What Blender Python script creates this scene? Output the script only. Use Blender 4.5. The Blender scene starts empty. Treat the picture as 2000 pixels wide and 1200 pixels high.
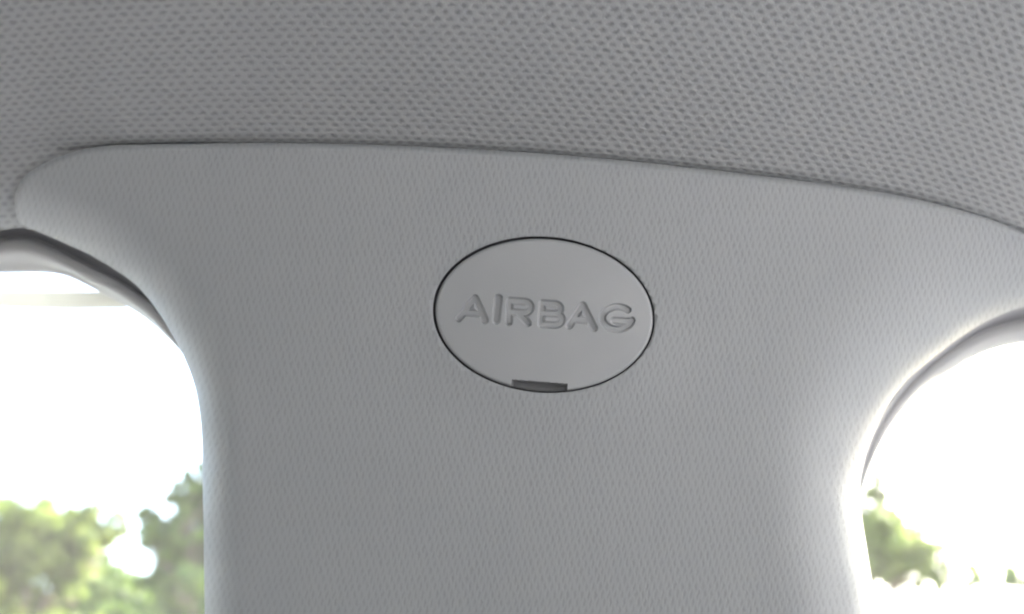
import bpy, bmesh, math, random
import numpy as np
from mathutils import Vector

# ------------------------------------------------------------------ camera, sky, sun, exposure
scene = bpy.context.scene
C = scene.collection
PITCH = math.radians(25.0)
CAM = Vector((0.0, 0.0, 1.15))
cd = bpy.data.cameras.new("camera")
cam = bpy.data.objects.new("camera", cd)
C.objects.link(cam)
cam.location = CAM
cam.rotation_euler = (math.radians(90) + PITCH, 0, 0)
cd.sensor_width = 36.0
cd.lens = 36.0
cd.clip_start = 0.005
cd.clip_end = 2000
cd.dof.use_dof = True
cd.dof.focus_distance = 0.2205
cd.dof.aperture_fstop = 12.5
scene.camera = cam

SUN_AZ = math.radians(51)      # clockwise from +Y, towards +X
SUN_EL = math.radians(30)
world = bpy.data.worlds.new("World")
scene.world = world
world.use_nodes = True
wn = world.node_tree
wn.nodes.clear()
sky = wn.nodes.new("ShaderNodeTexSky")
sky.sky_type = 'NISHITA'
sky.sun_disc = False
sky.sun_elevation = SUN_EL
sky.sun_rotation = SUN_AZ
sky.dust_density = 4.0
sky.air_density = 1.0
hs = wn.nodes.new("ShaderNodeHueSaturation")
hs.inputs['Saturation'].default_value = 0.93       # thin white overcast
bg = wn.nodes.new("ShaderNodeBackground")
bg.inputs['Strength'].default_value = 0.15
wo = wn.nodes.new("ShaderNodeOutputWorld")
wn.links.new(sky.outputs[0], hs.inputs['Color'])
wn.links.new(hs.outputs[0], bg.inputs['Color'])
wn.links.new(bg.outputs[0], wo.inputs['Surface'])

sd = bpy.data.lights.new("sun", 'SUN')
sd.energy = 3.6
sd.angle = math.radians(10)
sd.color = (1.0, 0.975, 0.945)
sun = bpy.data.objects.new("sun", sd)
C.objects.link(sun)
sv = Vector((math.sin(SUN_AZ) * math.cos(SUN_EL), math.cos(SUN_AZ) * math.cos(SUN_EL), math.sin(SUN_EL)))
sun.rotation_euler = sv.to_track_quat('Z', 'Y').to_euler()
sun.location = (3, 3, 6)

scene.view_settings.view_transform = 'Standard'
scene.view_settings.look = 'None'
scene.view_settings.gamma = 1.0
scene.view_settings.use_curve_mapping = False
scene.view_settings.exposure = 3.6
scene.render.engine = 'CYCLES'
scene.cycles.use_denoising = True
scene.cycles.filter_width = 2.0
scene.cycles.max_bounces = 8
scene.cycles.transparent_max_bounces = 16

random.seed(4)
rng = np.random.default_rng(4)

# ------------------------------------------------------------------ frames of reference
# The pillar is drawn up on its own plane, 0.22 m in front of the lens: one drawing unit there is
# 0.11 mm, u to the right and v down; depth runs outboard.
CP, SP = math.cos(PITCH), math.sin(PITCH)

def W(u, v, d):
    """drawing position (u, v) at depth d -> world points (n, 3)"""
    u, v, d = np.broadcast_arrays(np.asarray(u, float), np.asarray(v, float), np.asarray(d, float))
    x = (u - 1000.0) * d / 2000.0
    z = (600.0 - v) * d / 2000.0
    return L2W(x, d, z)

def L2W(x, y, z):
    return np.stack([x + CAM.x, y * CP - z * SP + CAM.y, y * SP + z * CP + CAM.z], axis=-1)

def smooth_curve(pts, n):
    """smooth spline through pts, resampled to n points of equal arc length"""
    P = np.array(pts, float)
    h = np.hypot(*np.diff(P, axis=0).T) ** 0.75
    sl = np.diff(P, axis=0) / h[:, None]
    T = np.vstack([sl[:1], (sl[:-1] * h[1:, None] + sl[1:] * h[:-1, None]) / (h[:-1] + h[1:])[:, None], sl[-1:]])
    out = []
    for i in range(len(P) - 1):
        t = np.linspace(0, 1, 40, endpoint=False)[:, None]
        out.append((2 * t ** 3 - 3 * t ** 2 + 1) * P[i] + (t ** 3 - 2 * t ** 2 + t) * h[i] * T[i]
                   + (-2 * t ** 3 + 3 * t ** 2) * P[i + 1] + (t ** 3 - t ** 2) * h[i] * T[i + 1])
    out = np.vstack(out + [P[-1:]])
    s = np.concatenate([[0], np.cumsum(np.hypot(*np.diff(out, axis=0).T))])
    k = np.linspace(0, s[-1], n)
    return np.stack([np.interp(k, s, out[:, j]) for j in range(2)], axis=1)

def dist_poly(pu, pv, poly):
    """distance from points to a polyline, and the fraction along it of the nearest point"""
    pu = np.asarray(pu, float); pv = np.asarray(pv, float)
    best = np.full(pu.shape, 1e9); frac = np.zeros(pu.shape)
    n = len(poly) - 1
    for i in range(n):
        a, b = poly[i], poly[i + 1]
        e = b - a
        L2 = max(e @ e, 1e-9)
        t = np.clip(((pu - a[0]) * e[0] + (pv - a[1]) * e[1]) / L2, 0, 1)
        dd = np.hypot(pu - a[0] - t * e[0], pv - a[1] - t * e[1])
        m = dd < best
        best = np.where(m, dd, best)
        frac = np.where(m, (i + t) / n, frac)
    return best, frac

# ------------------------------------------------------------------ mesh and object helpers
def mesh_obj(name, verts, faces, mat, parent=None, smooth=True, uv=None):
    me = bpy.data.meshes.new(name)
    me.from_pydata([tuple(v) for v in verts], [], [tuple(int(i) for i in f) for f in faces])
    if uv is not None:
        lay = me.uv_layers.new(name="UVMap")
        idx = np.zeros(len(me.loops), dtype=np.int32)
        me.loops.foreach_get("vertex_index", idx)
        lay.data.foreach_set("uv", np.asarray(uv, dtype=np.float32)[idx].ravel())
    me.materials.append(mat)
    if smooth:
        me.polygons.foreach_set("use_smooth", [True] * len(me.polygons))
    me.update()
    o = bpy.data.objects.new(name, me)
    C.objects.link(o)
    o.parent = parent
    return o

def empty(name, loc):
    o = bpy.data.objects.new(name, None)
    C.objects.link(o)
    o.location = loc
    o.empty_display_size = 0.02
    return o

def adopt(o, parent):
    """parent keeping the world position"""
    o.parent = parent
    o.matrix_parent_inverse = parent.matrix_basis.inverted()

def tag(o, label=None, cat=None, group=None, kind=None):
    if label: o["label"] = label
    if cat: o["category"] = cat
    if group: o["group"] = group
    if kind: o["kind"] = kind
    return o

def grid_faces(nr, nc, flip=False):
    f = []
    for r in range(nr - 1):
        for c in range(nc - 1):
            q = (r * nc + c, r * nc + c + 1, (r + 1) * nc + c + 1, (r + 1) * nc + c)
            f.append(q[::-1] if flip else q)
    return f

def solidify(o, t, offset=-1):
    m = o.modifiers.new("thickness", 'SOLIDIFY')
    m.thickness = t
    m.offset = offset
    m.use_even_offset = False
    return m

def bake_modifiers(o):
    dg = bpy.context.evaluated_depsgraph_get()
    dg.update()
    me = bpy.data.meshes.new_from_object(o.evaluated_get(dg), depsgraph=dg)
    o.modifiers.clear()
    o.data = me

# ------------------------------------------------------------------ materials
class N:
    def __init__(self, name):
        self.m = bpy.data.materials.new(name)
        self.m.use_nodes = True
        self.t = self.m.node_tree
        self.b = self.t.nodes["Principled BSDF"]
    def new(self, k, **kw):
        n = self.t.nodes.new(k)
        for a, v in kw.items():
            setattr(n, a, v)
        return n
    def link(self, a, b):
        self.t.links.new(a, b)
    def math(self, op, a, b=None, c=None, clamp=False):
        n = self.new("ShaderNodeMath", operation=op)
        n.use_clamp = clamp
        for i, x in enumerate((a, b, c)):
            if x is None: continue
            if isinstance(x, (int, float)): n.inputs[i].default_value = x
            else: self.link(x, n.inputs[i])
        return n.outputs[0]
    def mixc(self, f, a, b):
        n = self.new("ShaderNodeMix", data_type='RGBA')
        for s, x in ((n.inputs[0], f), (n.inputs[6], a), (n.inputs[7], b)):
            if isinstance(x, (int, float)): s.default_value = x
            elif isinstance(x, tuple): s.default_value = (*x, 1)
            else: self.link(x, s)
        return n.outputs[2]
    def noise(self, vec, scale, detail=2.0, rough=0.5):
        n = self.new("ShaderNodeTexNoise")
        n.inputs['Scale'].default_value = scale
        n.inputs['Detail'].default_value = detail
        n.inputs['Roughness'].default_value = rough
        if vec is not None: self.link(vec, n.inputs['Vector'])
        return n
    def bump(self, h, dist, strength=1.0):
        n = self.new("ShaderNodeBump")
        n.inputs['Distance'].default_value = dist
        n.inputs['Strength'].default_value = strength
        self.link(h, n.inputs['Height'])
        self.link(n.outputs[0], self.b.inputs['Normal'])

def cell_pattern(k, pu, pv, hu, hv, wobble, shear=0.0, wob_scale=160.0, wob2=0.3):
    """staggered rows of small ellipses on the UV plane (UV in metres); 0 outside, 1 at a cell's centre.
    pu, pv: column and row pitch; hu, hv: half sizes of a cell"""
    uv = k.new("ShaderNodeUVMap").outputs[0]
    nz = k.noise(uv, wob_scale, 2)
    off = k.new("ShaderNodeVectorMath", operation='SUBTRACT')
    k.link(nz.outputs['Color'], off.inputs[0]); off.inputs[1].default_value = (0.5, 0.5, 0.5)
    sc = k.new("ShaderNodeVectorMath", operation='SCALE')
    k.link(off.outputs[0], sc.inputs[0]); sc.inputs['Scale'].default_value = wobble
    ad = k.new("ShaderNodeVectorMath", operation='ADD')
    k.link(uv, ad.inputs[0]); k.link(sc.outputs[0], ad.inputs[1])
    # a second, finer wobble so that no two cells are alike
    nz2 = k.noise(uv, 900.0, 1)
    off2 = k.new("ShaderNodeVectorMath", operation='SUBTRACT')
    k.link(nz2.outputs['Color'], off2.inputs[0]); off2.inputs[1].default_value = (0.5, 0.5, 0.5)
    sc2 = k.new("ShaderNodeVectorMath", operation='SCALE')
    k.link(off2.outputs[0], sc2.inputs[0]); sc2.inputs['Scale'].default_value = pu * wob2
    ad2 = k.new("ShaderNodeVectorMath", operation='ADD')
    k.link(ad.outputs[0], ad2.inputs[0]); k.link(sc2.outputs[0], ad2.inputs[1])
    sep = k.new("ShaderNodeSeparateXYZ"); k.link(ad2.outputs[0], sep.inputs[0])
    x = k.math('MULTIPLY_ADD', sep.outputs[1], shear, sep.outputs[0])
    y = sep.outputs[1]
    ds = []
    for ox, oy in ((0.0, 0.0), (0.5, 0.5)):
        # cells repeat every pu in x and every 2*pv in y, plus the same shifted by half
        fx = k.math('SUBTRACT', k.math('FRACT', k.math('MULTIPLY_ADD', x, 1 / pu, ox + 50)), 0.5)
        fy = k.math('SUBTRACT', k.math('FRACT', k.math('MULTIPLY_ADD', y, 1 / (2 * pv), oy + 50)), 0.5)
        dx = k.math('MULTIPLY', fx, pu / hu)
        dy = k.math('MULTIPLY', fy, 2 * pv / hv)
        ds.append(k.math('SQRT', k.math('ADD', k.math('MULTIPLY', dx, dx), k.math('MULTIPLY', dy, dy))))
    d = k.math('MINIMUM', ds[0], ds[1])
    mr = k.new("ShaderNodeMapRange", interpolation_type='SMOOTHSTEP')
    k.link(d, mr.inputs[0])
    mr.inputs[1].default_value = 1.5; mr.inputs[2].default_value = 0.1
    mr.inputs[3].default_value = 0.0; mr.inputs[4].default_value = 1.0
    return mr.outputs[0], uv

U = 0.00011   # one drawing unit in metres

def mat_headliner():
    k = N("headliner_fabric")
    cell, uv = cell_pattern(k, 23.2 * U, 15.2 * U, 7.6 * U, 5.6 * U, 0.0010, shear=-0.12)
    amp = k.noise(uv, 420.0, 2)
    a = k.math('MULTIPLY_ADD', amp.outputs[0], 1.1, 0.42, clamp=True)
    cell = k.math('MULTIPLY', cell, a)
    blot = k.noise(uv, 22.0, 3)
    base = k.mixc(blot.outputs[0], (0.378, 0.388, 0.396), (0.424, 0.43, 0.435))
    k.link(k.mixc(cell, base, (0.302, 0.307, 0.31)), k.b.inputs['Base Color'])
    k.b.inputs['Roughness'].default_value = 0.95
    k.b.inputs['Specular IOR Level'].default_value = 0.15
    fib = k.noise(uv, 2600.0, 3)
    h = k.math('MULTIPLY_ADD', fib.outputs[0], 0.30, k.math('MULTIPLY', cell, -1.0))
    k.bump(h, 0.00028, 0.8)
    return k.m

def mat_trim():
    k = N("grained_trim_plastic")
    cell, uv = cell_pattern(k, 13.4 * U, 15.5 * U, 3.0 * U, 9.0 * U, 0.0011, shear=-0.16, wob2=0.45)
    amp = k.noise(uv, 300.0, 2)
    a = k.math('MULTIPLY_ADD', amp.outputs[0], 1.3, 0.15, clamp=True)
    cell = k.math('MULTIPLY', cell, a)
    blot = k.noise(uv, 16.0, 4)
    base = k.mixc(blot.outputs[0], (0.374, 0.389, 0.403), (0.415, 0.427, 0.438))
    k.link(k.mixc(k.math('MULTIPLY', cell, 0.42), base, (0.27, 0.275, 0.28)), k.b.inputs['Base Color'])
    sm = k.noise(uv, 45.0, 5, 0.6)
    k.link(k.math('MULTIPLY_ADD', sm.outputs[0], 0.5, 0.34), k.b.inputs['Roughness'])
    k.b.inputs['Specular IOR Level'].default_value = 0.35
    fine = k.noise(uv, 3200.0, 2)
    h = k.math('MULTIPLY_ADD', fine.outputs[0], 0.25, k.math('MULTIPLY', cell, -1.0))
    k.bump(h, 0.00008, 0.8)
    return k.m

def mat_plastic(name, col, rough, spec=0.4, fine=0.00002, scale=2500.0):
    k = N(name)
    tc = k.new("ShaderNodeTexCoord").outputs['Object']
    nz = k.noise(tc, 60.0, 3)
    k.link(k.mixc(nz.outputs[0], tuple(c * 0.95 for c in col), tuple(min(1, c * 1.05) for c in col)), k.b.inputs['Base Color'])
    sm = k.noise(tc, 110.0, 4)
    k.link(k.math('MULTIPLY_ADD', sm.outputs[0], 0.3, rough - 0.15), k.b.inputs['Roughness'])
    k.b.inputs['Specular IOR Level'].default_value = spec
    n2 = k.noise(tc, scale, 2)
    k.bump(n2.outputs[0], fine, 0.7)
    return k.m

def mat_glass():
    k = N("veiled_window_glass")
    t = k.t
    out = t.nodes["Material Output"]
    tr = k.new("ShaderNodeBsdfTransparent"); tr.inputs[0].default_value = (0.95, 0.975, 0.96, 1)
    gl = k.new("ShaderNodeBsdfGlossy"); gl.inputs['Roughness'].default_value = 0.02
    du = k.new("ShaderNodeBsdfTranslucent"); du.inputs[0].default_value = (0.85, 0.84, 0.80, 1)  # faint pale scatter stands in for veiling glare over the view
    fr = k.new("ShaderNodeFresnel"); fr.inputs[0].default_value = 1.45
    m1 = k.new("ShaderNodeMixShader"); k.link(fr.outputs[0], m1.inputs[0]); k.link(tr.outputs[0], m1.inputs[1]); k.link(gl.outputs[0], m1.inputs[2])
    nz = k.noise(k.new("ShaderNodeTexCoord").outputs['Object'], 30.0, 4)
    m2 = k.new("ShaderNodeMixShader")
    k.link(k.math('MULTIPLY_ADD', nz.outputs[0], 0.014, 0.003), m2.inputs[0])
    k.link(m1.outputs[0], m2.inputs[1]); k.link(du.outputs[0], m2.inputs[2])
    k.link(m2.outputs[0], out.inputs['Surface'])
    return k.m

def mat_strip():
    k = N("translucent_beige_strip")
    out = k.t.nodes["Material Output"]
    tl = k.new("ShaderNodeBsdfTranslucent"); tl.inputs[0].default_value = (0.60, 0.59, 0.565, 1)
    k.b.inputs['Base Color'].default_value = (0.62, 0.605, 0.58, 1)
    k.b.inputs['Roughness'].default_value = 0.5
    m = k.new("ShaderNodeMixShader"); m.inputs[0].default_value = 0.15
    k.link(k.b.outputs[0], m.inputs[1]); k.link(tl.outputs[0], m.inputs[2]); k.link(m.outputs[0], out.inputs['Surface'])
    return k.m

def mat_leaf(name, c1, c2):
    k = N(name)
    out = k.t.nodes["Material Output"]
    tc = k.new("ShaderNodeTexCoord").outputs['Object']
    nz = k.noise(tc, 7.0, 3)
    mr = k.new("ShaderNodeMapRange"); k.link(nz.outputs[0], mr.inputs[0])
    mr.inputs[1].default_value = 0.35; mr.inputs[2].default_value = 0.65
    col = k.mixc(mr.outputs[0], c1, c2)
    k.link(col, k.b.inputs['Base Color'])
    k.b.inputs['Roughness'].default_value = 0.5
    tl = k.new("ShaderNodeBsdfTranslucent"); k.link(col, tl.inputs[0])
    m = k.new("ShaderNodeMixShader"); m.inputs[0].default_value = 0.45
    k.link(k.b.outputs[0], m.inputs[1]); k.link(tl.outputs[0], m.inputs[2]); k.link(m.outputs[0], out.inputs['Surface'])
    return k.m

M_HEAD = mat_headliner()
M_TRIM = mat_trim()
M_CAP = mat_plastic("satin_cap_plastic", (0.412, 0.422, 0.434), 0.5, 0.4, 0.00003)
M_FRAME = mat_plastic("door_frame_plastic", (0.52, 0.52, 0.52), 0.45, 0.5)
M_SEAL = mat_plastic("grey_rubber", (0.32, 0.32, 0.335), 0.6, 0.4)
M_DARK = mat_plastic("dark_plastic", (0.07, 0.07, 0.075), 0.7, 0.3)
M_NOTCH = mat_plastic("notch_plastic", (0.17, 0.172, 0.178), 0.6, 0.3)
M_GLASS = mat_glass()
M_STRIP = mat_strip()
M_BARK = mat_plastic("bark", (0.11, 0.085, 0.065), 0.9, 0.2, 0.01, 14.0)
M_LEAF = [mat_leaf("leaf_yellow_green", (0.075, 0.115, 0.02), (0.17, 0.20, 0.04)),
          mat_leaf("leaf_mid_green", (0.05, 0.095, 0.018), (0.125, 0.175, 0.032)),
          mat_leaf("leaf_dark_green", (0.045, 0.065, 0.03), (0.075, 0.095, 0.035)),
          mat_leaf("leaf_sun_veil_green", (0.12, 0.16, 0.04), (0.22, 0.25, 0.07))]  # the sun's veil in the right window, put into the leaf colour

def mat_ground():
    k = N("pale_concrete")
    tc = k.new("ShaderNodeTexCoord").outputs['Object']
    a = k.noise(tc, 0.6, 6); b = k.noise(tc, 35.0, 3)
    f = k.math('MULTIPLY_ADD', b.outputs[0], 0.4, k.math('MULTIPLY', a.outputs[0], 0.6))
    k.link(k.mixc(f, (0.24, 0.24, 0.238), (0.35, 0.35, 0.347)), k.b.inputs['Base Color'])
    k.b.inputs['Roughness'].default_value = 0.9
    k.bump(b.outputs[0], 0.004, 0.6)
    return k.m

# ------------------------------------------------------------------ the curves of the pillar
E_LEFT_PTS = [(400, 2400), (404, 1600), (400, 1200), (396, 950), (391, 820), (380, 755), (358, 696), (333, 648), (308, 608), (271, 562),
              (233, 533), (179, 500), (125, 475), (67, 450), (36, 434)]
E_LEFT = smooth_curve(E_LEFT_PTS, 200)
_keep = E_LEFT[E_LEFT[:, 0] > 75]
E_LEFT_EXT = np.vstack([_keep, smooth_curve([tuple(_keep[-1]), (45, 446), (10, 449), (-120, 458), (-400, 468), (-700, 480)], 60)[1:]])   # the same roll goes on along the roof rail
E_RIGHT = smooth_curve([(1765, 2400), (1745, 1600), (1716, 1250), (1705, 1150), (1691, 1060), (1682, 1000), (1679, 942), (1696, 875), (1725, 808),
                        (1767, 748), (1812, 708), (1854, 675), (1896, 646), (1950, 617), (2000, 600), (2100, 578), (2200, 568), (2260, 578)], 200)
SEAM = smooth_curve([(36, 434), (29, 405), (29, 387), (34, 367), (50, 343), (83, 321), (125, 303), (167, 291), (217, 284), (292, 282), (400, 280),
                     (550, 279), (700, 282), (900, 290), (1100, 303), (1300, 322), (1500, 345), (1700, 372), (1800, 391), (1917, 421),
                     (2000, 454), (2100, 497), (2200, 542), (2260, 578)], 400)
SEAM_LINE = SEAM[SEAM[:, 0] > 45]

def roll(d, R, depth, power=2.0):
    q = np.clip(1 - d / R, 0, 1)
    return depth * (1 - np.sqrt(np.clip(1 - q ** power, 0, 1)))

def face_depth(u, v):
    """depth of the pillar's inner face, with the rolled edges towards both windows"""
    u = np.clip(np.asarray(u, float), -690, 2690); v = np.clip(np.asarray(v, float), -500, 3000)
    base = 0.2200 + 0.013 * ((np.clip(u, 0, 2100) - 1050) / 800.0) ** 2 + 0.004 * ((np.minimum(v, 1500) - 650) / 600.0) ** 2
    dl, fl = dist_poly(u, v, E_LEFT_EXT)
    dr, fr = dist_poly(u, v, E_RIGHT)
    gl = np.clip((760 - v) / 300, 0, 1)
    gr = np.clip((950 - v) / 300, 0, 1)
    base = base + roll(dl, 84 + 76 * gl, 0.034 - 0.001 * gl, 3.2)
    base = base + roll(dr, 205 + 75 * gr, 0.036 - 0.004 * gr, 3.2)
    # faint swelling shaped into the moulding to brighten it below the cap
    r = np.hypot((u - 1085) / 235.0, (v - 690) / 150.0)
    t = np.clip((r - 0.55) / 0.75, 0, 1)
    base = base - 0.0010 * (1 - t * t * (3 - 2 * t))
    return base

# ------------------------------------------------------------------ large structure: ground, headliner
g = 600.0
gv = [(-g, -g, 0), (g, -g, 0), (g, g, 0), (-g, g, 0)]
ground = mesh_obj("ground", gv, [(0, 1, 2, 3)], mat_ground(), smooth=False)
tag(ground, "pale concrete ground outside the car", "ground", kind="structure")

def build_headliner():
    us = np.concatenate([np.linspace(-9900, -760, 30), np.arange(-700, -80, 20), np.arange(-72, 264, 5), np.arange(270, 480, 14), np.arange(480, 2700, 28), np.linspace(2760, 11900, 30)])
    B = np.interp(us, np.concatenate([[-20000, -800, 29], SEAM_LINE[SEAM_LINE[:, 0] > 240][:, 0], [2450, 20000]]),
                  np.concatenate([[322, 322, 300], SEAM_LINE[SEAM_LINE[:, 0] > 240][:, 1], [600, 600]]))
    # smooth the join
    ker = np.ones(15) / 15
    Bs = np.convolve(np.pad(B, 7, mode='edge'), ker, mode='valid')
    ee = E_LEFT_EXT[E_LEFT_EXT[:, 0] < 330]
    order = np.argsort(ee[:, 0])
    low = np.interp(us, ee[order, 0], ee[order, 1])
    behind = Bs + 26
    w = np.clip((us - 60) / 160, 0, 1)
    low = np.maximum(low * (1 - w) + behind * w, behind)
    nlow = 44
    rows = []; uvs = []
    G = 0.0030
    tl = np.sin(np.linspace(0, 1, nlow) * math.pi / 2)[::-1]
    n = len(us)
    dB = face_depth(us, Bs) + G
    zB = (600 - Bs) * dB / 2000; xB = (us - 1000) * dB / 2000
    for t in tl:                                        # lip below the seam line, rolled outboard
        v = Bs + (low - Bs) * t
        d = face_depth(us, v) + G
        ds, _ = dist_poly(us, v, SEAM[SEAM[:, 0] < 420])
        d = d + 0.0015 * np.exp(-(ds / 10.0) ** 2) * np.clip((us + 20) / 40, 0, 1)      # cloth tucked in behind the trim's edge
        p = W(us, v, d)
        rows.append(p); uvs.append(np.stack([us * U, -(v - Bs) * U * 1.25], axis=1))
    # tuck the very bottom of the lip away from the eye
    d = face_depth(us, low) + G + 0.012
    rows.insert(0, W(us, low - 14, d)); uvs.insert(0, np.stack([us * U, -(low - Bs) * U * 1.25 - 0.012], axis=1))
    # upward: leave the seam steeply, then lean in over the cabin and level out
    s_tab = [0, 0.0014, 0.0036, 0.012, 0.03, 0.06, 0.10, 0.20, 0.32, 0.5, 2.0]
    a_tab = [22, 26, 62, 60, 56, 51, 46, 38, 30, 25, 25]
    ss = np.concatenate([np.linspace(0.0006, 0.006, 10), np.linspace(0.0075, 0.09, 44), np.linspace(0.095, 0.5, 26), np.linspace(0.6, 1.35, 8)])
    y = dB.copy(); z = zB.copy(); sp = 0; tv = 0.0
    for s in ss:
        ag = np.interp((s + sp) / 2, s_tab, a_tab); ap = np.interp((s + sp) / 2, s_tab[2:], a_tab[2:])
        a = np.radians(ap + (ag - ap) * np.clip((us - 90) / 140, 0, 1))      # no groove left of the trim's tip
        y = y - np.cos(a) * (s - sp); z = z + np.sin(a) * (s - sp)
        tv += (s - sp) * np.interp(s, [0, 0.05, 0.09], [1.28, 1.06, 1.0]); sp = s      # cloth gathered towards its edge
        rows.append(L2W(xB, y, z)); uvs.append(np.stack([us * U, np.full(n, tv)], axis=1))
    verts = np.vstack(rows); uv = np.vstack(uvs)
    o = mesh_obj("headliner", verts, grid_faces(len(rows), n), M_HEAD, uv=uv)
    solidify(o, 0.004)
    return o

headliner = build_headliner()
tag(headliner, "grey perforated fabric headliner arching over the pillar", "headliner")

# unseen rest of the cabin, added to keep daylight off the pillar's inner face
M_CABIN = mat_plastic("cabin_grey", (0.31, 0.325, 0.345), 0.8, 0.2)
def boxes(name, bs, parent):
    bm = bmesh.new()
    for (x0, x1, y0, y1, z0, z1) in bs:
        r = bmesh.ops.create_cube(bm, size=1.0)
        for v in r['verts']:
            v.co = Vector((x0 if v.co.x < 0 else x1, y0 if v.co.y < 0 else y1, z0 if v.co.z < 0 else z1))
    me = bpy.data.meshes.new(name); bm.to_mesh(me); bm.free()
    me.materials.append(M_CABIN)
    o = bpy.data.objects.new(name, me); C.objects.link(o)
    adopt(o, parent)
    return o
cabin = empty("car_cabin", (0, -0.4, 0.3))
tag(cabin, "unseen car cabin floor, door panels and far side, added to shade the pillar", "car cabin", kind="structure")
ROOF = 1.42
M_DKCAB = mat_plastic("dark_bounce_blocker", (0.07, 0.07, 0.075), 0.95, 0.1)  # for unseen parts, dark to cut bounce light on the pillar's left
M_CARPET = mat_plastic("grey_carpet", (0.12, 0.12, 0.125), 0.95, 0.1)
boxes("floor_pan", [(-1.25, 1.35, -1.2, 0.45, 0.25, 0.30)], cabin).data.materials[0] = M_CARPET
boxes("door_panel", [(-1.25, 1.35, 0.38, 0.45, 0.302, 0.90)], cabin)
boxes("far_front_door", [(0.001, 1.35, -1.26, -1.19, 0.302, 1.16)], cabin)  # unseen, raised to close off light from the far windows
boxes("far_rear_door", [(-1.25, -0.001, -1.26, -1.19, 0.302, 1.16)], cabin).data.materials[0] = M_DKCAB
boxes("far_roof_rail", [(-1.25, 1.35, -1.26, -1.10, 1.22, ROOF)], cabin)
boxes("far_pillar", [(-0.10, 0.05, -1.25, -1.20, 1.162, 1.218)], cabin)
boxes("rear_bulkhead", [(-1.25, -1.19, -1.188, 0.378, 0.302, 1.24)], cabin).data.materials[0] = M_DKCAB
boxes("dashboard", [(1.05, 1.35, -1.188, 0.378, 0.302, 0.80)], cabin)
boxes("seat_back", [(-0.50, -0.36, -0.50, 0.20, 0.302, 1.13)], cabin).data.materials[0] = M_DKCAB  # unseen, set close and high to darken the pillar's left

# ------------------------------------------------------------------ pillar trim
CAP_C = np.array([1062.0, 615.0]); CAP_ROT = math.radians(4.5)
HOLE = (217.0, 152.5)
CAP_AB = (212.8, 148.6)

def ell(a, b, th, c=CAP_C):
    x = a * np.cos(th); y = b * np.sin(th)
    cr, sr = math.cos(CAP_ROT), math.sin(CAP_ROT)
    return c[0] + x * cr - y * sr, c[1] + x * sr + y * cr

def build_trim():
    nu, nv = 190, 260
    tu = np.linspace(0, 1, nu); u = (1 - np.cos(math.pi * tu)) / 2
    tv = np.linspace(0, 1, nv); v = np.sin(math.pi / 2 * tv)
    def along(curve, t):
        s = np.concatenate([[0], np.cumsum(np.hypot(*np.diff(curve, axis=0).T))]); s /= s[-1]
        return np.stack([np.interp(t, s, curve[:, j]) for j in range(2)], axis=1)
    tip = int(np.argmax(SEAM[:, 0] > 110))              # the rounded tip belongs to the left edge, the seam starts after it
    LEFT = np.vstack([E_LEFT, SEAM[1:tip + 1]])
    Lc, Rc, Tc = along(LEFT, v), along(E_RIGHT, v), along(SEAM[tip:], u)
    Bc = np.stack([E_LEFT[0] * (1 - k) + E_RIGHT[0] * k for k in u])
    uu, vv = u[None, :, None], v[:, None, None]
    P = ((1 - uu) * Lc[:, None] + uu * Rc[:, None] + (1 - vv) * Bc[None] + vv * Tc[None]
         - ((1 - uu) * (1 - vv) * Lc[0] + uu * (1 - vv) * Rc[0] + (1 - uu) * vv * Lc[-1] + uu * vv * Rc[-1]))
    d = face_depth(P[..., 0], P[..., 1])
    ds, _ = dist_poly(P[..., 0], P[..., 1], SEAM)
    d = d + roll(ds, 14.0, 0.0030)
    # returns towards the doors
    def flank(edge, inner, d0):
        dirn = inner - edge
        dirn = dirn / np.maximum(np.linalg.norm(dirn, axis=1, keepdims=True), 1e-6)
        cols = []
        for k in range(1, 7):
            cols.append((edge + dirn * 5.0 * k, d0 + 0.0035 * k))
        return cols
    lf = flank(P[:, 0], P[:, 14], d[:, 0]); rf = flank(P[:, -1], P[:, -15], d[:, -1])
    cols = [c for c in lf[::-1]] + [(P[:, j], d[:, j]) for j in range(nu)] + rf
    uvcol = []
    for j, (p, dd) in enumerate(cols):
        uvcol.append(p * U)
    Q = np.stack([c[0] for c in cols], axis=1); D = np.stack([c[1] for c in cols], axis=1)
    verts = W(Q[..., 0], Q[..., 1], D).reshape(-1, 3)
    uv = np.stack([Q[..., 0] * U, -Q[..., 1] * U], axis=-1)
    # let the grain wrap the flanks
    nf = 6
    for k in range(nf):
        uv[:, nf - 1 - k, 0] = uv[:, nf, 0] - 0.0035 * (k + 1)
        uv[:, -nf + k, 0] = uv[:, -nf - 1, 0] + 0.0035 * (k + 1)
    o = mesh_obj("pillar_trim", verts, grid_faces(nv, len(cols)), M_TRIM, uv=uv.reshape(-1, 2))
    m = solidify(o, 0.0022)
    # the oval opening for the cap
    n = 160
    th = np.linspace(0, 2 * math.pi, n, endpoint=False)
    eu, ev = ell(*HOLE, th)
    dc = face_depth(*CAP_C)
    cv = np.vstack([W(eu, ev, dc - 0.01), W(eu, ev, dc + 0.012)])
    cf = [(i, (i + 1) % n, n + (i + 1) % n, n + i) for i in range(n)] + [tuple(range(n))[::-1], tuple(range(n, 2 * n))]
    cut = mesh_obj("cutter", cv, cf, M_TRIM, smooth=False)
    bm = bmesh.new(); bm.from_mesh(cut.data); bmesh.ops.recalc_face_normals(bm, faces=bm.faces); bm.to_mesh(cut.data); bm.free()
    b = o.modifiers.new("opening", 'BOOLEAN'); b.operation = 'DIFFERENCE'; b.solver = 'EXACT'; b.object = cut
    bake_modifiers(o)
    bpy.data.objects.remove(cut)
    return o

trim = build_trim()
tag(trim, "light grey grained plastic pillar trim between the two windows", "pillar trim")

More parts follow.
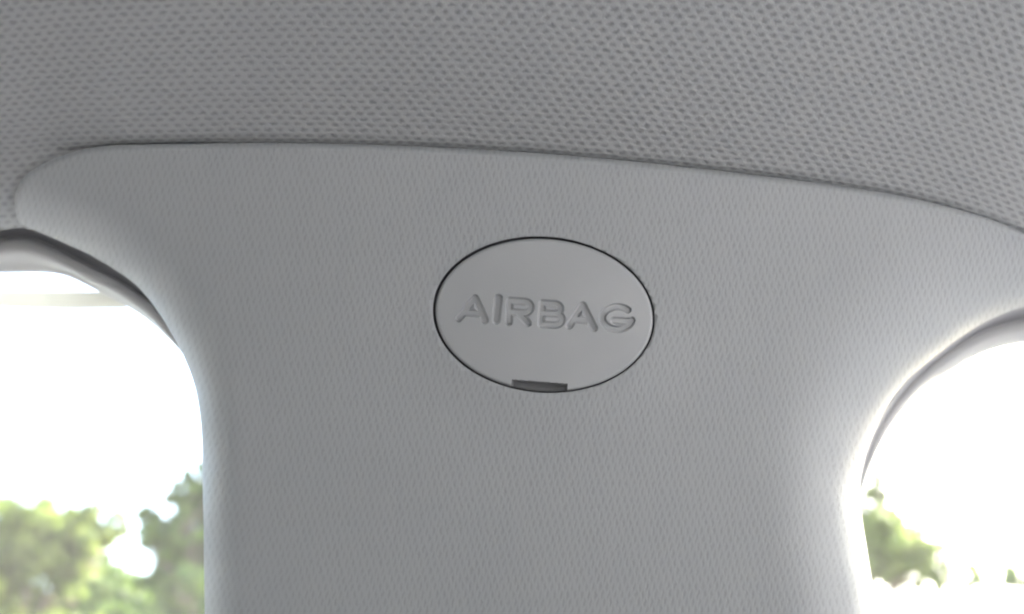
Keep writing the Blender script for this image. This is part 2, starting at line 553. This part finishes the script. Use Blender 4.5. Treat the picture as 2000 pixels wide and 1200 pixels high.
# ------------------------------------------------------------------ airbag cap
def seg(a, b): return ('s', np.array(a, float), np.array(b, float))
def arc(c, rx, ry, a0, a1, n=22):
    t = np.radians(np.linspace(a0, a1, n))
    p = np.stack([c[0] + rx * np.cos(t), c[1] + ry * np.sin(t)], axis=1)
    return ('p', p)
LETTERS = [
    ("A", [seg((896.5, 622), (928, 583)), seg((928, 583), (947, 626)), seg((910, 611), (939, 613))], 7.5),
    ("I", [seg((973.5, 583), (969, 626))], 8.2),
    ("R", [seg((995.5, 588), (993.5, 630)), seg((995.5, 587.5), (1021, 589.5)), arc((1023, 600.5), 13.5, 11, -90, 92), seg((1023, 611.5), (996, 610)), seg((1012, 612), (1031, 631.5))], 7.3),
    ("B", [seg((1059, 592.5), (1056.5, 634)), seg((1059, 592.5), (1081, 594)), arc((1083, 603.5), 11.5, 9.5, -90, 90), seg((1083, 613), (1058, 612)), arc((1083, 624.3), 14.5, 11.3, -90, 92), seg((1083, 635.6), (1056.5, 634))], 7.0),
    ("A", [seg((1112, 636), (1138, 597)), seg((1138, 597), (1160, 641)), seg((1121, 624), (1150, 626.5))], 7.5),
    ("G", [arc((1205.5, 621.5), 29, 22, -46, -348, 44), seg((1233.5, 627.5), (1199, 626.5))], 7.0),
]
def letter_sdf(u, v, strokes, hw):
    d = np.full(u.shape, 1e9)
    for s in strokes:
        poly = np.stack([s[1], s[2]]) if s[0] == 's' else s[1]
        d = np.minimum(d, dist_poly(u, v, poly)[0])
    return d - hw

def sstep(x, a, b):
    t = np.clip((x - a) / (b - a), 0, 1)
    return t * t * (3 - 2 * t)

LETTER_DEPTH = 0.00088
def build_cap():
    c = CAP_C + np.array([1.0, 0.9])
    nx, ny = 380, 270
    gx = np.linspace(-1, 1, nx); gy = np.linspace(-1, 1, ny)
    X, Y = np.meshgrid(gx, gy)
    ex = X * np.sqrt(1 - Y ** 2 / 2); ey = Y * np.sqrt(1 - X ** 2 / 2)      # square -> disc
    cr, sr = math.cos(CAP_ROT), math.sin(CAP_ROT)
    a, b = CAP_AB
    uu = c[0] + ex * a * cr - ey * b * sr
    vv = c[1] + ex * a * sr + ey * b * cr
    r = np.hypot(ex, ey)
    dedge = (1 - r) * (a * b) / np.sqrt((b * ex / np.maximum(r, 1e-6)) ** 2 + (a * ey / np.maximum(r, 1e-6)) ** 2)
    base0 = face_depth(c[0], c[1])
    d = face_depth(uu, vv) - 0.0002 - 0.0009 * (1 - r ** 2)
    d = d + roll(dedge, 7.0, 0.0008)
    owner = np.full(uu.shape, -1)
    for i, (ch, st, hw) in enumerate(LETTERS):
        s = letter_sdf(uu, vv, st, hw)
        d = d + LETTER_DEPTH * (1 - sstep(s, -3.4, 0.8))
        owner = np.where(s < 3.2, i, owner)
    # finger notch at the lower rim
    lx = (uu - 1053.5) * cr + (vv - 757) * sr; ly = -(uu - 1053.5) * sr + (vv - 757) * cr
    q = np.maximum(np.abs(lx) - 53.0, -(ly + 9.8))
    d = d + 0.0030 * (1 - sstep(q, -1.8, 0.6))
    owner = np.where(q < 1.2, 9, owner)
    V = W(uu, vv, d).reshape(-1, 3)
    F = np.array(grid_faces(ny, nx, flip=True))
    fo = owner.ravel()[F].max(axis=1)
    root = empty("airbag_cap", tuple(W(c[0], c[1], base0)))
    tag(root, "oval satin grey cap with sunken AIRBAG lettering set in the pillar", "airbag cap")
    def piece(name, sel, mat, label=None):
        fs = F[sel]
        ids, inv = np.unique(fs, return_inverse=True)
        o = mesh_obj(name, V[ids], inv.reshape(fs.shape), mat)
        adopt(o, root)
        if label: o["label"] = label
        return o
    face = piece("cap_face", fo < 0, M_CAP)
    for i, (ch, st, hw) in enumerate(LETTERS):
        piece("letter", fo == i, M_CAP, "sunken letter " + ch)
    piece("release_notch", fo == 9, M_NOTCH, "narrow notch cut in the lower rim")
    # skirt below the rim
    rim = [(0, j) for j in range(nx)] + [(i, nx - 1) for i in range(1, ny)] + [(ny - 1, j) for j in range(nx - 2, -1, -1)] + [(i, 0) for i in range(ny - 2, 0, -1)]
    ru = np.array([uu[p] for p in rim]); rv = np.array([vv[p] for p in rim]); rd = np.array([d[p] for p in rim])
    n = len(rim)
    sv_ = np.vstack([W(ru, rv, rd + 0.00001), W(ru, rv, base0 + 0.0040)])
    o = mesh_obj("skirt", sv_, [(i, (i + 1) % n, n + (i + 1) % n, n + i) for i in range(n)], M_CAP)
    adopt(o, root)
    # dark socket behind the gap
    n = 96
    th = np.linspace(0, 2 * math.pi, n, endpoint=False)
    e1 = ell(232, 167, th); e2 = ell(232, 167, th)
    sv2 = np.vstack([W(*e1, base0 + 0.0028), W(*e2, base0 + 0.0042)])
    f = [(i, (i + 1) % n, n + (i + 1) % n, n + i) for i in range(n)] + [tuple(range(n, 2 * n))]
    o = mesh_obj("socket", sv2, f, M_DARK, smooth=False)
    adopt(o, root)
    return root

build_cap()

# ------------------------------------------------------------------ doors seen past the pillar: seal, window frame, glass
def loft(name, curves, depths, mat, n=700, sub=6, flip=False):
    cs = np.stack([smooth_curve(c, n) for c in curves])                # (k, n, 2)
    k = len(curves)
    dd = np.stack([np.interp(np.linspace(0, 1, n), np.linspace(0, 1, len(np.atleast_1d(x))), np.atleast_1d(x)) for x in depths])
    A = np.concatenate([cs, dd[..., None]], axis=2)
    Q = np.concatenate([[2 * A[0] - A[1]], A, [2 * A[-1] - A[-2]]])
    rows = []
    for i in range(1, k):
        p0, p1, p2, p3 = Q[i - 1], Q[i], Q[i + 1], Q[i + 2]
        for t in np.linspace(0, 1, sub, endpoint=False):
            rows.append(0.5 * (2 * p1 + (-p0 + p2) * t + (2 * p0 - 5 * p1 + 4 * p2 - p3) * t * t + (-p0 + 3 * p1 - 3 * p2 + p3) * t ** 3))
    rows.append(A[-1])
    R = np.stack(rows)
    verts = W(R[..., 0], R[..., 1], R[..., 2]).reshape(-1, 3)
    o = mesh_obj(name, verts, grid_faces(len(rows), n, flip), mat)
    solidify(o, 0.0012)
    return o

def glass_pane(name, u0, u1, v0, v1, d):
    c = W(np.array([u0, u1, u1, u0]), np.array([v1, v1, v0, v0]), d)
    o = mesh_obj(name, c, [(0, 1, 2, 3)], M_GLASS, smooth=False)
    solidify(o, 0.0035)
    return o

def shift(c, du, dv): return [(a + du, b + dv) for a, b in c]

# left door
tailL = [(368, 690), (408, 800), (430, 950), (432, 1400), (432, 2400)]
L0 = [(-9900, 458), (-700, 458), (0, 436), (70, 434), (140, 462), (205, 490), (265, 530), (312, 578), (350, 635), (378, 690), (415, 800), (434, 950), (436, 1400), (436, 2400)]
L1 = [(-9900, 490), (-700, 490), (0, 470), (54, 466), (104, 484), (167, 519), (225, 550), (267, 579), (306, 611), (340, 648)] + tailL
L2 = [(-9900, 512), (-700, 512), (0, 486), (60, 484), (110, 503), (167, 531), (233, 564), (292, 604), (336, 650)] + shift(tailL, -2, 0)
L3 = [(-9900, 528), (-700, 528), (0, 506), (70, 508), (130, 520), (190, 551), (240, 578), (292, 612), (330, 650)] + shift(tailL, -2, 0)
L4 = [(-9900, 540), (-700, 540), (0, 525), (121, 529), (167, 547), (213, 572), (258, 595), (292, 618), (325, 646)] + shift(tailL, -3, 0)
L5 = shift(L4, 2, -9)
door = empty("car_door", tuple(W(100, 560, 0.262)))
tag(door, "grey car door frame and dark seal curving over the left window", "car door")
adopt(loft("rubber_seal", [L0, [((a[0] + b[0]) / 2, (a[1] + b[1]) / 2) for a, b in zip(smooth_curve(L0, 400), smooth_curve(L1, 400))], L1], [0.276, 0.2815, 0.2835], M_SEAL), door)
adopt(loft("window_frame", [shift(L1, 1, -3), L2, L3, L4, L5], [0.2850, 0.2785, 0.2855, 0.2915, 0.304], M_FRAME), door)
adopt(glass_pane("window_glass", -9000, 470, 470, 2600, 0.298), door)
strip_pts = [(-8000, 566), (0, 569), (150, 570), (215, 571), (255, 564), (275, 575), (262, 592), (254, 597), (240, 602), (120, 603), (0, 600), (-8000, 594)]
sp_ = np.array(strip_pts, float); ns = len(sp_)
sv_ = np.vstack([W(sp_[:, 0], sp_[:, 1], 0.3030), W(sp_[:, 0], sp_[:, 1], 0.3065)])
strip = mesh_obj("edge_strip", sv_, [tuple(range(ns)), tuple(range(ns, 2 * ns))[::-1]] + [(i, ns + i, ns + (i + 1) % ns, (i + 1) % ns) for i in range(ns)], M_STRIP, smooth=False)
strip["label"] = "pale beige horizontal strip across the top of the window"
adopt(strip, door)

# right door
tailR = [(1668, 1000), (1660, 1120), (1660, 1400), (1680, 2400)]
R0 = [(10500, 560), (2700, 560), (2200, 560), (2000, 588), (1940, 604), (1880, 634), (1838, 668), (1790, 708), (1742, 765), (1702, 830), (1678, 890), (1664, 960)] + shift(tailR, -8, 0)
R1 = [(10500, 590), (2700, 590), (2200, 595), (2000, 623), (1950, 637), (1912, 653), (1870, 680), (1825, 713), (1778, 754), (1733, 813), (1700, 878), (1678, 945)] + tailR
R2 = [(10500, 606), (2700, 606), (2200, 610), (2000, 637), (1950, 649), (1905, 665), (1860, 693), (1815, 725), (1770, 768), (1728, 824), (1699, 884), (1676, 948)] + tailR
R3 = [(10500, 625), (2700, 625), (2200, 634), (2000, 662), (1950, 671), (1896, 692), (1854, 717), (1800, 751), (1756, 800), (1714, 863), (1690, 915), (1672, 970)] + shift(tailR, -2, 0)
R4 = shift(R3, -3, -9)
door2 = empty("car_door", tuple(W(1900, 660, 0.268)))
tag(door2, "pale grey car door frame and thin seal rounding the right window", "car door")
adopt(loft("rubber_seal", [R0, [((a[0] + b[0]) / 2, (a[1] + b[1]) / 2) for a, b in zip(smooth_curve(R0, 400), smooth_curve(R1, 400))], R1], [0.273, 0.2810, 0.2830], M_SEAL, flip=True), door2)
adopt(loft("window_frame", [shift(R1, -1, -3), R2, R3, R4], [0.2845, 0.2815, 0.2880, 0.301], M_FRAME, flip=True), door2)
adopt(glass_pane("window_glass", 1600, 10000, 560, 2600, 0.296), door2)

# ------------------------------------------------------------------ trees outside
def view_point(u, v, dist):
    """world point in the direction of drawing position (u, v), dist metres from the car"""
    p = W(u, v, 1.0) - np.array(CAM)
    return np.array(CAM) + p / math.hypot(p[0], p[1]) * dist

def tube(path, radii, seg=7):
    vs, fs = [], []
    path = [Vector(p) for p in path]
    for i, p in enumerate(path):
        t = (path[min(i + 1, len(path) - 1)] - path[max(i - 1, 0)]).normalized()
        a = t.orthogonal().normalized(); b = t.cross(a)
        for k in range(seg):
            an = 2 * math.pi * k / seg
            vs.append(p + (a * math.cos(an) + b * math.sin(an)) * radii[i])
    for i in range(len(path) - 1):
        for k in range(seg):
            fs.append((i * seg + k, i * seg + (k + 1) % seg, (i + 1) * seg + (k + 1) % seg, (i + 1) * seg + k))
    return vs, fs

def build_tree(label, base, clumps, leaf_mat, leaf_n, leaf_size, group="trees beyond the car windows"):
    """clumps: list of (centre xyz, (rx, ry, rz)) in world space"""
    root = empty("tree", tuple(base))
    tag(root, label, "tree", group)
    cen = np.mean([c for c, _ in clumps], axis=0)
    top = max(c[2] for c, _ in clumps)
    vs, fs = [], []
    def add(path, radii):
        v, f = tube(path, radii)
        o = len(vs); vs.extend(v); fs.extend([tuple(i + o for i in q) for q in f])
    fork = np.array([base[0] * 0.6 + cen[0] * 0.4, base[1] * 0.6 + cen[1] * 0.4, max(1.2, cen[2] - 1.4)])
    crown_top = np.array([cen[0], cen[1], top])
    add([base, (np.array(base) + fork) / 2 + rng.normal(0, 0.05, 3), fork, (fork + crown_top) / 2 + rng.normal(0, 0.1, 3), crown_top], [0.17, 0.13, 0.10, 0.06, 0.015])
    for c, r in clumps:
        c = np.array(c)
        st = fork + (crown_top - fork) * rng.uniform(0.0, 0.7)
        mid = (st + c) / 2 + rng.normal(0, 0.12, 3) + np.array([0, 0, -0.1])
        add([st, mid, c], [0.05, 0.03, 0.01])
        for _ in range(4):
            add([mid, (mid + c) / 2 + rng.normal(0, 0.15, 3), c + rng.normal(0, 1, 3) * np.array(r) * 0.5], [0.022, 0.014, 0.006])
    tr = mesh_obj("trunk", vs, fs, M_BARK)
    adopt(tr, root)
    vol = np.array([r[0] * r[1] * r[2] for _, r in clumps]) ** 0.75
    cnt = (leaf_n * vol / vol.sum()).astype(int)
    LV, LF = [], []
    for (c, r), m in zip(clumps, cnt):
        p = rng.normal(0, 1, (m, 3)); p /= np.linalg.norm(p, axis=1, keepdims=True)
        p *= rng.uniform(0.35, 1.0, (m, 1)) ** 0.6
        # sprays: pull leaves towards a few twig ends so that the crown stays uneven
        tw = rng.normal(0, 0.55, (max(6, m // 75), 3))
        k = rng.integers(0, len(tw), m)
        p = p * 0.26 + tw[k] * 0.88 + rng.normal(0, 0.05, (m, 3))
        p = np.array(c) + p * np.array(r)
        a = rng.normal(0, 1, (m, 3)); a /= np.linalg.norm(a, axis=1, keepdims=True)
        b = np.cross(a, rng.normal(0, 1, (m, 3))); b /= np.linalg.norm(b, axis=1, keepdims=True)
        L = leaf_size * rng.uniform(0.6, 1.3, (m, 1)); Wd = L * 0.42
        q = np.stack([p - a * L / 2, p + b * Wd / 2, p + a * L / 2, p - b * Wd / 2], axis=1).reshape(-1, 3)
        o = sum(len(x) for x in LV)
        LV.append(q); LF.append(np.arange(m * 4).reshape(-1, 4) + o)
    cr = mesh_obj("crown", np.vstack(LV), np.vstack(LF), leaf_mat, smooth=False)
    adopt(cr, root)
    return root

def clump_at(u, v, dist, ru, rv, depth=None):
    c = view_point(u, v, dist)
    s = dist / 2000.0 * 1.05
    return (c, (ru * s, (depth or ru) * s, rv * s))

def base_at(u, dist):
    p = view_point(u, 1200, dist)
    return (p[0], p[1], 0.0)

D = 14.0
build_tree("bushy yellow green tree at far left beyond the left window", base_at(40, D),
           [clump_at(-60, 1060, D, 110, 70), clump_at(60, 1050, D, 80, 55), clump_at(150, 1045, D, 70, 48), clump_at(20, 1110, D, 60, 30), clump_at(130, 1110, D, 60, 40),
            clump_at(-100, 1180, D, 100, 90), clump_at(110, 1195, D, 45, 40), clump_at(0, 1260, D, 130, 60), clump_at(215, 1055, D, 22, 30)], M_LEAF[0], 22000, 0.13)
D = 11.0
build_tree("green tree with a taller top against the pillar in the left window", base_at(420, D),
           [clump_at(388, 925, D, 28, 34), clump_at(370, 975, D, 34, 34), clump_at(400, 1000, D, 45, 50), clump_at(345, 1060, D, 60, 42), clump_at(290, 1015, D, 28, 30), clump_at(420, 1090, D, 70, 70),
            clump_at(330, 1125, D, 42, 26), clump_at(390, 1170, D, 80, 50), clump_at(470, 1000, D, 60, 80)], M_LEAF[1], 20000, 0.10)
D = 18.0
build_tree("lower pale green tree between its two neighbours in the left window", base_at(235, D),
           [clump_at(230, 1150, D, 80, 42), clump_at(180, 1110, D, 40, 30), clump_at(300, 1170, D, 60, 40), clump_at(240, 1220, D, 110, 55), clump_at(160, 1190, D, 60, 45)], M_LEAF[1], 13000, 0.15)
D = 16.0
build_tree("green tree, tinted pale for sun veil, beside the pillar in the right window", base_at(1610, D),
           [clump_at(1712, 935, D, 20, 22), clump_at(1650, 1000, D, 60, 60), clump_at(1720, 1035, D, 60, 40), clump_at(1770, 1050, D, 66, 42), clump_at(1700, 1090, D, 60, 40), clump_at(1800, 1095, D, 60, 34),
            clump_at(1750, 1110, D, 56, 34), clump_at(1735, 1000, D, 34, 30), clump_at(1830, 1120, D, 36, 24), clump_at(1715, 965, D, 22, 26), clump_at(1725, 1075, D, 40, 40), clump_at(1780, 1090, D, 46, 36), clump_at(1650, 1130, D, 50, 50)], M_LEAF[3], 13000, 0.13)
D = 24.0
build_tree("small distant tree top at the right edge of the right window", base_at(2080, D),
           [clump_at(1915, 1132, D, 30, 14), clump_at(1985, 1128, D, 36, 20), clump_at(2060, 1120, D, 60, 34), clump_at(2100, 1160, D, 50, 40)], M_LEAF[1], 5500, 0.17)
